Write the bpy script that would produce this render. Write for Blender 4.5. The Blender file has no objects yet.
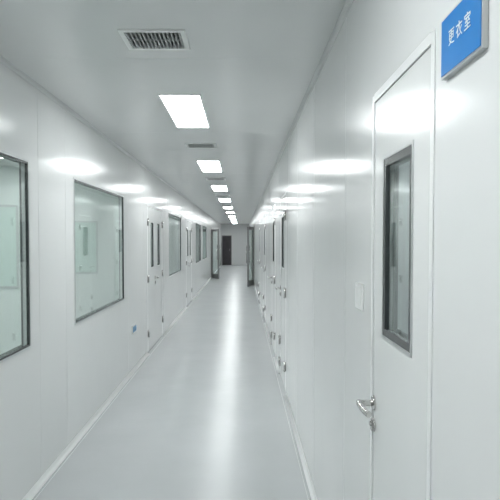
import bpy, bmesh, math
from mathutils import Vector
S=bpy.context.scene
try: S.view_settings.view_transform='Standard'
except Exception: pass
COL=S.collection
XL,XR,H=-1.33,0.456,2.6
T=0.05
Y0,Y1=-5.0,38.4
# ---------------- materials
def mat(name,c,rough=.5,metal=0,spec=.5,noise=0,nscale=4,bump=0,bscale=2,coat=0,emit=None,es=0):
    m=bpy.data.materials.new(name); m.use_nodes=True
    nt=m.node_tree; b=nt.nodes['Principled BSDF']
    b.inputs['Base Color'].default_value=(*c,1); b.inputs['Roughness'].default_value=rough
    b.inputs['Metallic'].default_value=metal; b.inputs['Specular IOR Level'].default_value=spec
    if coat: b.inputs['Coat Weight'].default_value=coat; b.inputs['Coat Roughness'].default_value=.08
    tc=nt.nodes.new('ShaderNodeTexCoord')
    if noise:
        n=nt.nodes.new('ShaderNodeTexNoise'); n.inputs['Scale'].default_value=nscale; n.inputs['Detail'].default_value=4
        r=nt.nodes.new('ShaderNodeValToRGB')
        r.color_ramp.elements[0].position=.3; r.color_ramp.elements[1].position=.7
        r.color_ramp.elements[0].color=(*[x*(1-noise) for x in c],1); r.color_ramp.elements[1].color=(*[min(1,x*(1+noise)) for x in c],1)
        nt.links.new(tc.outputs['Object'],n.inputs['Vector']); nt.links.new(n.outputs['Fac'],r.inputs['Fac']); nt.links.new(r.outputs['Color'],b.inputs['Base Color'])
    if bump:
        n=nt.nodes.new('ShaderNodeTexNoise'); n.inputs['Scale'].default_value=bscale; n.inputs['Detail'].default_value=2
        bp=nt.nodes.new('ShaderNodeBump'); bp.inputs['Strength'].default_value=bump; bp.inputs['Distance'].default_value=.02
        nt.links.new(tc.outputs['Object'],n.inputs['Vector']); nt.links.new(n.outputs['Fac'],bp.inputs['Height']); nt.links.new(bp.outputs['Normal'],b.inputs['Normal'])
    if emit: b.inputs['Emission Color'].default_value=(*emit,1); b.inputs['Emission Strength'].default_value=es
    return m
M_wall=mat('wall_panel_paint',(.79,.803,.80),.175,spec=.28,noise=.012,nscale=1.2,bump=.17,bscale=1.3)
M_room=mat('room_panel_paint',(.78,.83,.81),.4,spec=.4,noise=.012,nscale=1.2)
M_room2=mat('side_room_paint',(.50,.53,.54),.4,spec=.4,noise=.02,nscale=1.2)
M_ceil=mat('ceiling_panel_paint',(.74,.755,.75),.22,spec=.5,noise=.015,nscale=1,bump=.14,bscale=1)
M_floor=mat('epoxy_floor',(.55,.57,.58),.27,spec=.34,noise=.03,nscale=1.5,bump=.2,bscale=2.6)
M_seam=mat('panel_seam',(.66,.68,.67),.4,noise=.03)
M_trim=mat('cove_trim',(.84,.855,.85),.3,noise=.02)
M_door=mat('door_paint',(.80,.815,.81),.17,spec=.28,noise=.01,nscale=1,bump=.12,bscale=1.3)
M_gap=mat('rubber_gasket',(.3,.31,.31),.7,noise=.1,nscale=30)
M_alu=mat('aluminium',(.6,.62,.62),.35,metal=.7,noise=.03,nscale=20)
M_blk=mat('black_border',(.045,.05,.052),.25,noise=.1,nscale=20)
M_steel=mat('stainless_steel',(.62,.61,.6),.2,metal=1,noise=.03,nscale=30)
M_dsteel=mat('dark_steel',(.26,.26,.26),.35,metal=.7,noise=.1,nscale=20)
M_plas=mat('white_plastic',(.85,.86,.85),.3,noise=.01)
M_blue=mat('sign_blue',(.012,.22,.62),.3,noise=.04,nscale=10)
M_outb=mat('outlet_blue',(.15,.35,.6),.4,noise=.03)
M_white=mat('sign_white',(.9,.92,.93),.35,noise=.01)
M_vent=mat('vent_grey',(.42,.43,.43),.45,metal=.3,noise=.03,nscale=30)
M_void=mat('duct_dark',(.06,.06,.06),.8,noise=.1)
M_dk=mat('dark_door',(.045,.04,.045),.4,noise=.15,nscale=5)
M_emit=mat('led_diffuser',(.9,.9,.9),.4,emit=(.965,1,1),es=20)
M_emit2=mat('room_fill_panel',(.9,.9,.9),.4,emit=(.96,1,.985),es=20)  # glow of the unseen panels added to brighten the left rooms
M_emit3=mat('room_fill_panel_dim',(.9,.9,.9),.4,emit=(.96,.99,1),es=12)  # weaker glow, for the unseen panels added in the right rooms
def glassmat(name,tint):
    m=bpy.data.materials.new(name); m.use_nodes=True; nt=m.node_tree
    for n in list(nt.nodes): nt.nodes.remove(n)
    N=nt.nodes.new; K=nt.links.new
    o=N('ShaderNodeOutputMaterial'); tr=N('ShaderNodeBsdfTransparent'); tr.inputs[0].default_value=(*tint,1)
    g=N('ShaderNodeBsdfGlossy'); g.inputs['Roughness'].default_value=.03; g.inputs[0].default_value=(.92,.97,.96,1)
    lw=N('ShaderNodeLayerWeight'); lw.inputs['Blend'].default_value=.5
    p=N('ShaderNodeMath'); p.operation='POWER'; p.inputs[1].default_value=5
    q=N('ShaderNodeMath'); q.operation='MULTIPLY_ADD'; q.inputs[1].default_value=.94; q.inputs[2].default_value=.04
    K(lw.outputs['Facing'],p.inputs[0]); K(p.outputs[0],q.inputs[0])
    mx=N('ShaderNodeMixShader'); K(q.outputs[0],mx.inputs[0]); K(tr.outputs[0],mx.inputs[1]); K(g.outputs[0],mx.inputs[2]); K(mx.outputs[0],o.inputs[0])
    return m
M_glass=glassmat('window_glass',(.95,.98,.97))
# ---------------- mesh helpers
def obj(name,bm,mats,parent=None,smooth=False,bevel=0):
    me=bpy.data.meshes.new(name); bmesh.ops.recalc_face_normals(bm,faces=bm.faces); bm.to_mesh(me); bm.free()
    for m in (mats if isinstance(mats,(list,tuple)) else [mats]): me.materials.append(m)
    o=bpy.data.objects.new(name,me); COL.objects.link(o)
    if parent: o.parent=parent
    if smooth:
        for p in me.polygons: p.use_smooth=True
    if bevel:
        b=o.modifiers.new('bevel','BEVEL'); b.width=bevel; b.segments=2; b.limit_method='ANGLE'
    return o
def box(bm,x0,x1,y0,y1,z0,z1,mi=0):
    x0,x1=min(x0,x1),max(x0,x1);y0,y1=min(y0,y1),max(y0,y1);z0,z1=min(z0,z1),max(z0,z1)
    v=[bm.verts.new(p) for p in [(x0,y0,z0),(x1,y0,z0),(x1,y1,z0),(x0,y1,z0),(x0,y0,z1),(x1,y0,z1),(x1,y1,z1),(x0,y1,z1)]]
    for f in [(0,3,2,1),(4,5,6,7),(0,1,5,4),(1,2,6,5),(2,3,7,6),(3,0,4,7)]:
        bm.faces.new([v[i] for i in f]).material_index=mi
def boxes(name,L,mats,parent=None,bevel=0):
    bm=bmesh.new()
    for b in L: box(bm,*b)
    return obj(name,bm,mats,parent,bevel=bevel)
def empty(name,loc=(0,0,0)):
    o=bpy.data.objects.new(name,None); COL.objects.link(o); o.empty_display_size=.1; return o
def slab(bm,a0,a1,u0,u1,v0,v1,holes,axis='x',mi=0):
    us=sorted(set([u0,u1]+[h[i] for h in holes for i in (0,1) if u0<h[i]<u1]))
    vs=sorted(set([v0,v1]+[h[i] for h in holes for i in (2,3) if v0<h[i]<v1]))
    def P(a,u,v): return {'x':(a,u,v),'y':(u,a,v),'z':(u,v,a)}[axis]
    nu,nv=len(us)-1,len(vs)-1
    def solid(i,j):
        if i<0 or j<0 or i>=nu or j>=nv: return False
        cu,cv=(us[i]+us[i+1])/2,(vs[j]+vs[j+1])/2
        return not any(h[0]<cu<h[1] and h[2]<cv<h[3] for h in holes)
    cache={}
    def V(a,i,j):
        k=(a,i,j)
        if k not in cache: cache[k]=bm.verts.new(P(a,us[i],vs[j]))
        return cache[k]
    for i in range(nu):
        for j in range(nv):
            if not solid(i,j): continue
            for a in (a0,a1): bm.faces.new([V(a,i,j),V(a,i+1,j),V(a,i+1,j+1),V(a,i,j+1)]).material_index=mi
            for (di,dj,e) in [(-1,0,((i,j),(i,j+1))),(1,0,((i+1,j),(i+1,j+1))),(0,-1,((i,j),(i+1,j))),(0,1,((i,j+1),(i+1,j+1)))]:
                if not solid(i+di,j+dj):
                    (p,q),(r,s)=e
                    bm.faces.new([V(a0,p,q),V(a0,r,s),V(a1,r,s),V(a1,p,q)]).material_index=mi
def cyl(bm,p0,p1,r,seg=20,mi=0):
    p0=Vector(p0);p1=Vector(p1);d=(p1-p0); q=d.to_track_quat('Z','Y')
    a=[];b=[]
    for i in range(seg):
        t=2*math.pi*i/seg; o=q@Vector((r*math.cos(t),r*math.sin(t),0)); a.append(bm.verts.new(p0+o)); b.append(bm.verts.new(p1+o))
    bm.faces.new(a).material_index=mi; bm.faces.new(b).material_index=mi
    for i in range(seg): 
        f=bm.faces.new([a[i],a[(i+1)%seg],b[(i+1)%seg],b[i]]); f.material_index=mi; f.smooth=True

# ---------------- layout
WZ0,WZ1=.935,2.085
win_left=[(1.78,3.76),(4.78,6.76),(10.9,13.1),(17.3,19.3),(20.4,22.4)]
dbl_left=[(8.45,10.0),(14.3,15.8)]
door_right=[(1.425,2.089),(6.2,7.1),(8.2,9.1),(11.6,12.5),(15.0,15.9)]
DH=2.094
holesL=[(a,b,WZ0,WZ1) for a,b in win_left]+[(a,b,0,DH) for a,b in dbl_left]
holesR=[(a,b,0,DH) for a,b in door_right]
bm=bmesh.new(); slab(bm,XL-T,XL,Y0,Y1,0,H,holesL); obj('wall_left',bm,M_wall)
bm=bmesh.new(); slab(bm,XR,XR+T,Y0,Y1,0,H,holesR); obj('wall_right',bm,M_wall)
RX0,RX1=-4.6,3.0
boxes('floor',[(RX0-.1,RX1+.1,Y0-.1,Y1+.1,-.1,0)],M_floor)
lights=[4.17+3.45*i for i in range(-2,10)]
vents=[2.9,6.25,9.7,13.3,16.9]
CXc=-.43
vw=.15
holesC=[(CXc-.14,CXc+.14,y,y+1.19) for y in lights]+[(CXc-vw+.02,CXc+vw-.02,y+.02,y+.25) for y in vents]
room_fills=[(-2.3,.6),(-3.6,2.6),(-2.3,4.2),(-3.0,6.2),(-2.6,10.5),(-2.6,15.0),(-2.6,20.5),(1.5,.6),(1.5,2.2),(1.5,6.5),(1.5,11),(1.5,16)]  # unseen panels, added to brighten the rooms behind the glass
holesC+=[(x-.14,x+.14,y,y+1.19) for x,y in room_fills]
bm=bmesh.new(); slab(bm,H,H+.06,RX0-.1,RX1+.1,Y0-.1,Y1+.1,holesC,axis='z'); obj('ceiling',bm,M_ceil)
boxes('wall_end',[(XL-T,XR+T,Y1,Y1+.1,0,H)],M_wall)
boxes('wall_back',[(XL-T,XR+T,Y0-.1,Y0,0,H)],M_wall)
boxes('wall_left_room',[(RX0-.1,RX0,Y0,Y1,0,H),(RX0,XL-T,8.25,8.3,0,H),(RX0,XL-T,-1,-.95,0,H),(RX0,XL-T,24,24.05,0,H),(RX0,XL-T,13.6,13.65,0,H)],M_room)
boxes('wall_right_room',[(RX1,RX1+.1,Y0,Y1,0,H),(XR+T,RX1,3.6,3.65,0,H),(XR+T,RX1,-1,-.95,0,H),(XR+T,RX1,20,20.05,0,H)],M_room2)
# seams
def seams(name,x,s,ys,holes):
    L=[]
    for y in ys:
        hs=sorted([(h[2],h[3]) for h in holes if h[0]-.03<y<h[1]+.03]); z=.05
        for a,b in hs:
            if a-.0>z: L.append((x,x+s*.0008,y-.0015,y+.0015,z,a-.03))
            z=b+.03
        L.append((x,x+s*.0008,y-.0015,y+.0015,z,H-.03))
    boxes(name,L,M_seam)
seams('trim_1',XL,1,[.6,1.4,3.95,4.55,7.0,8.15,10.3,10.75,13.3,14.0,16.1,17.1,19.85,22.8,24,25.2,26.4,27.6,29],holesL)
seams('trim_2',XR,-1,[.2,.95,2.65,3.8,4.95,5.9,7.6,9.6,10.8,13.2,14.4,16.5,17.7,18.9,20.1,21.3,22.5,23.7,25],holesR)
boxes('trim_3',[(XL+.03,XR-.03,y-.0012,y+.0012,H-.0005,H) for y in [2.2+1.15*i for i in range(24)] if not any(a-.03<y<a+1.22 for a in lights) and not any(a-.03<y<a+.3 for a in vents)],M_ceil)
def cove(name,x,s,segs,z,sz,r=.045,m=None):
    bm=bmesh.new(); n=8
    for (a,b) in segs:
        prof=[(x,z)]
        for i in range(n+1):
            t=math.pi/2*i/n
            prof.append((x+s*(r-r*math.sin(t)), z+sz*(r-r*math.cos(t))) )
        va=[bm.verts.new((p[0],a,p[1])) for p in prof]; vb=[bm.verts.new((p[0],b,p[1])) for p in prof]
        bm.faces.new(va); bm.faces.new(vb)
        for i in range(len(prof)):
            j=(i+1)%len(prof); f=bm.faces.new([va[i],va[j],vb[j],vb[i]])
            f.smooth = 0<i<len(prof)-1
    return obj(name,bm,m or M_trim)
def gaps(ds):
    out=[];y=Y0
    for a,b in ds: out.append((y,a-.05)); y=b+.05
    out.append((y,Y1)); return out
cove('baseboard_left',XL,1,gaps(dbl_left),0,1,.035)
cove('baseboard_right',XR,-1,gaps(door_right),0,1,.03)
cove('trim_4',XL,1,[(Y0,Y1)],H,-1,.02,M_wall)
cove('trim_5',XR,-1,[(Y0,Y1)],H,-1,.02,M_wall)
boxes('trim_6',[(XL+.05,XL+.054,Y0,Y1,0,.001),(XR-.05,XR-.046,Y0,Y1,0,.001)],M_seam)
# ---------------- windows
def ring(bm,x0,x1,y0,y1,z0,z1,w,mi=0):
    slab(bm,x0,x1,y0,y1,z0,z1,[(y0+w,y1-w,z0+w,z1-w)],mi=mi)
for i,(a,b) in enumerate(win_left):
    e=empty('window_%d'%(i+1))
    bm=bmesh.new()
    ring(bm,XL,XL+.004,a-.012,b+.012,WZ0-.012,WZ1+.012,.014)
    obj('frame',bm,M_alu,e)
    bm=bmesh.new(); ring(bm,XL-.012,XL+.0015,a+.001,b-.001,WZ0+.001,WZ1-.001,.014)
    ring(bm,XL-T+.002,XL-T+.01,a+.001,b-.001,WZ0+.001,WZ1-.001,.012); obj('black_border',bm,M_blk,e)
    boxes('glass_pane',[(XL-.008,XL-.007,a+.012,b-.012,WZ0+.012,WZ1-.012)],M_glass,e)
# ---------------- doors
def lever(e,x,s,y,z,dy):
    bm=bmesh.new()
    cyl(bm,(x,y,z),(x+s*.008,y,z),.026)
    cyl(bm,(x+s*.006,y,z),(x+s*.058,y,z),.011)
    pts=[(x+s*.052,y-dy*.010,z),(x+s*.056,y+dy*.02,z),(x+s*.055,y+dy*.06,z-.001),(x+s*.052,y+dy*.10,z-.003),(x+s*.046,y+dy*.125,z-.004)]
    for p,q in zip(pts[:-1],pts[1:]): cyl(bm,p,q,.0105,mi=0)
    cyl(bm,(x,y,z-.075),(x+s*.008,y,z-.075),.024)
    box(bm,x,x+s*.012,y-.012,y+.012,z-.096,z-.054)
    cyl(bm,(x+s*.01,y,z-.07),(x+s*.018,y,z-.07),.009)
    obj('lever_handle',bm,M_steel,e,bevel=.001)
def hinges(e,x,s,y,zs):
    bm=bmesh.new()
    for z in zs:
        cyl(bm,(x+s*.012,y,z-.055),(x+s*.012,y,z+.055),.011)
        box(bm,x,x+s*.004,y-.03,y+.03,z-.05,z+.05)
    obj('hinges',bm,M_steel,e)
def leaf(e,x,s,a,b,wa,wb,z0=1.29,z1=1.86,top=DH-.035,tag='',bw=.02):
    bm=bmesh.new(); slab(bm,x-s*.042,x,a,b,.008,top,[(wa,wb,z0,z1)]); obj('leaf'+tag,bm,M_door,e)
    bm=bmesh.new(); ring(bm,x,x+s*.003,wa-.006,wb+.006,z0-.006,z1+.006,.01); obj('window_bead'+tag,bm,M_alu,e)
    bm=bmesh.new(); ring(bm,x-s*.012,x+s*.0015,wa+.001,wb-.001,z0+.001,z1-.001,bw)
    ring(bm,x-s*.04,x-s*.03,wa+.001,wb-.001,z0+.001,z1-.001,bw); obj('window_border'+tag,bm,M_blk,e)
    boxes('window_glass'+tag,[(x-s*.007,x-s*.006,wa+.012,wb-.012,z0+.012,z1-.012)],M_glass,e)
def jamb(e,x,s,a,b,pr=.0015):
    w=.024
    L=[(x-s*T,x+s*pr,a-.004,a+w,0,DH),(x-s*T,x+s*pr,b-w,b+.004,0,DH),(x-s*T,x+s*pr,a+w,b-w,DH-w,DH+.004)]
    boxes('jamb',L,M_trim,e)
    g=.005
    L=[(x-s*.04,x-s*.002,a+w,a+w+g,0,DH-w),(x-s*.04,x-s*.002,b-w-g,b-w,0,DH-w),(x-s*.04,x-s*.002,a+w+g,b-w-g,DH-w-g,DH-w)]
    boxes('gasket',L,M_gap,e)
k=0
for i,(a,b) in enumerate(door_right):
    k+=1; e=empty('door_%d'%k); jamb(e,XR,-1,a,b,.003 if i==0 else .001)
    if i==0: wa,wb=1.60,1.927
    else: wa,wb=(a+.28,b-.28)
    leaf(e,XR,-1,a+.029,b-.029,wa,wb,top=DH-.029,bw=.026 if i==0 else .014)
    lever(e,XR,-1,b-.05 if i==0 else b-.09,1.04,-1)
    if i>0: hinges(e,XR,-1,a+.02,(.28,1.05,1.85)); hinges(e,XR,-1,b-.02,(.16,.42))
for i,(a,b) in enumerate(dbl_left):
    k+=1; e=empty('door_%d'%k); jamb(e,XL,1,a,b,.001); m=(a+b)/2
    leaf(e,XL,1,a+.029,m-.002,m-.46,m-.2,1.2,1.86,top=DH-.029,tag='_a',bw=.016)
    leaf(e,XL,1,m+.002,b-.029,m+.2,m+.46,1.2,1.86,top=DH-.029,tag='_b',bw=.016)
    lever(e,XL,1,m-.07,1.03,-1); hinges(e,XL,1,a+.015,(.28,1.05,1.85)); hinges(e,XL,1,b-.015,(.28,1.05,1.85))
# ---------------- ceiling lights
def ceiling_light(x,y,m):
    e=empty('ceiling_light')
    bm=bmesh.new(); slab(bm,H-.006,H+.03,x-.15,x+.15,y-.01,y+1.2,[(x-.136,x+.136,y+.004,y+1.186)],axis='z'); obj('bezel',bm,M_plas,e)
    boxes('diffuser',[(x-.136,x+.136,y+.004,y+1.186,H-.003,H+.004)],m,e)
for y in lights: ceiling_light(CXc,y,M_emit)
for x,y in room_fills: ceiling_light(x,y,M_emit2 if x<0 else M_emit3)  # added fill panels, built like the corridor lights
# ---------------- vents
for y in vents:
    e=empty('air_vent')
    bm=bmesh.new(); slab(bm,H-.008,H,CXc-vw-.01,CXc+vw+.01,y-.01,y+.28,[(CXc-vw+.015,CXc+vw-.015,y+.015,y+.255)],axis='z'); obj('vent_frame',bm,M_plas,e)
    L=[]; n=14
    for i in range(n):
        x=CXc-vw+.024+i*(2*vw-.048)/(n-1); L.append((x-.0035,x+.0035,y+.015,y+.255,H-.006,H+.02))
    L.append((CXc-vw+.015,CXc+vw-.015,y+.13,y+.14,H-.004,H+.015))
    boxes('louvre_blades',L,M_vent,e)
    boxes('duct_box',[(CXc-vw+.02,CXc+vw-.02,y+.02,y+.25,H+.045,H+.055)],M_void,e)
# ---------------- switch
e=empty('light_switch')
boxes('plate',[(XR-.009,XR,2.23,2.36,1.335,1.435)],M_plas,e,bevel=.003)
boxes('rocker',[(XR-.012,XR-.009,2.25,2.292,1.35,1.42),(XR-.012,XR-.009,2.298,2.34,1.35,1.42)],M_plas,e,bevel=.001)
# ---------------- outlet
e=empty('wall_outlet')
boxes('plate',[(XL,XL+.01,7.22,7.5,.46,.56)],M_plas,e,bevel=.003)
boxes('sockets',[(XL+.01,XL+.013,7.25,7.35,.475,.545),(XL+.01,XL+.013,7.37,7.47,.475,.545)],M_outb,e,bevel=.001)
# ---------------- sign
e=empty('door_sign')
sy0,sy1,sz0,sz1=1.117,1.345,1.955,2.085
boxes('backplate',[(XR-.012,XR,sy0,sy1,sz0,sz1)],M_alu,e,bevel=.001)
boxes('blue_face',[(XR-.0135,XR-.012,sy0+.004,sy1-.004,sz0+.006,sz1-.004)],M_blue,e)
def text(body,name,size,y,z,x,parent,m):
    c=bpy.data.curves.new(name,'FONT'); c.body=body; c.size=size; c.align_x='CENTER'; c.align_y='CENTER'; c.extrude=.0004; c.space_character=1.5
    o=bpy.data.objects.new(name,c); COL.objects.link(o); o.location=(x,y,z); o.rotation_euler=(math.pi/2,0,-math.pi/2); c.materials.append(m); o.parent=parent
text('更衣室','lettering',.036,(sy0+sy1)/2,sz0+.072,XR-.0142,e,M_white)
# ---------------- partition door with window in left room
e=empty('door_%d'%(k+1))
yp=8.25
bm=bmesh.new(); slab(bm,yp-.02,yp-.001,-2.75,-1.75,.0,2.08,[(-2.35,-1.98,1.15,1.85)],axis='y'); obj('leaf',bm,M_door,e)
bm=bmesh.new(); slab(bm,yp-.03,yp-.02,-2.36,-1.97,1.14,1.86,[(-2.34,-1.99,1.16,1.84)],axis='y'); obj('window_border',bm,M_alu,e)
boxes('window_glass',[(-2.34,-1.99,yp-.012,yp-.008,1.16,1.84)],M_glass,e)
e=empty('window_6')
bm=bmesh.new(); slab(bm,yp-.02,yp-.001,-4.3,-3.05,.94,2.08,[(-4.27,-3.08,.97,2.05)],axis='y'); obj('frame',bm,M_alu,e)
boxes('glass_pane',[(-4.27,-3.08,yp-.008,yp-.004,.97,2.05)],M_glass,e)
# ---------------- open steel/glass doors down the corridor
def gdoor(px,py,dx,dy,w,h):
    e=empty('glass_door')
    fw=.09
    bm=bmesh.new(); slab(bm,-.025,.025,0,w,.01,h,[(fw,w-fw,.2,h-.1)],axis='y'); o1=obj('steel_frame',bm,M_dsteel,e,bevel=.003)
    o2=boxes('glass_panel',[(fw-.005,w-fw+.005,-.004,.004,.195,h-.095)],M_glass,e)
    bm=bmesh.new()
    for s in (-1,1):
        cyl(bm,(w-.05,s*.06,.8),(w-.05,s*.06,1.4),.014); 
        for z in (.86,1.34): cyl(bm,(w-.05,s*.02,z),(w-.05,s*.06,z),.009)
    obj('pull_handle',bm,M_steel,e)
    e.location=(px,py,0); e.rotation_euler=(0,0,math.atan2(dy,dx))
gdoor(XL+.06,25.3,.33,-.8,.85,2.05)
gdoor(XR-.06,21.3,-.2,-.85,.85,2.05)
e=empty('door_frame')
boxes('posts',[(XL,XL+.05,25.3,25.4,0,2.12),(XR-.05,XR,21.3,21.4,0,2.12)],M_steel,e)
# dark far door
e=empty('door_%d'%(k+2))
boxes('leaf',[(-1.24,-.70,Y1-.04,Y1-.001,0,1.85)],M_dk,e,bevel=.004)
bm=bmesh.new(); slab(bm,Y1-.06,Y1-.001,-1.28,-.66,0,1.89,[(-1.24,-.70,-1,1.85)],axis='y'); obj('frame',bm,M_dsteel,e)
boxes('panels',[(-1.18,-.76,Y1-.05,Y1-.04,.15,.85),(-1.18,-.76,Y1-.05,Y1-.04,1.0,1.72)],M_dk,e,bevel=.004)
bm=bmesh.new(); cyl(bm,(-.78,Y1-.1,.9),(-.78,Y1-.1,1.05),.012); cyl(bm,(-.78,Y1-.1,.92),(-.78,Y1-.04,.92),.01);cyl(bm,(-.78,Y1-.1,1.03),(-.78,Y1-.04,1.03),.01); obj('pull',bm,M_steel,e)
# world
w=bpy.data.worlds.new('World'); S.world=w; w.use_nodes=True
w.node_tree.nodes['Background'].inputs[0].default_value=(.8,.85,.85,1); w.node_tree.nodes['Background'].inputs[1].default_value=.3
# camera
c=bpy.data.cameras.new('camera'); c.lens=43.2; c.sensor_width=36; c.clip_start=.02
o=bpy.data.objects.new('camera',c); COL.objects.link(o); o.location=(0,0,1.6)
o.rotation_euler=(math.pi/2-.035,0,-8/600); c.shift_y=.022
S.camera=o
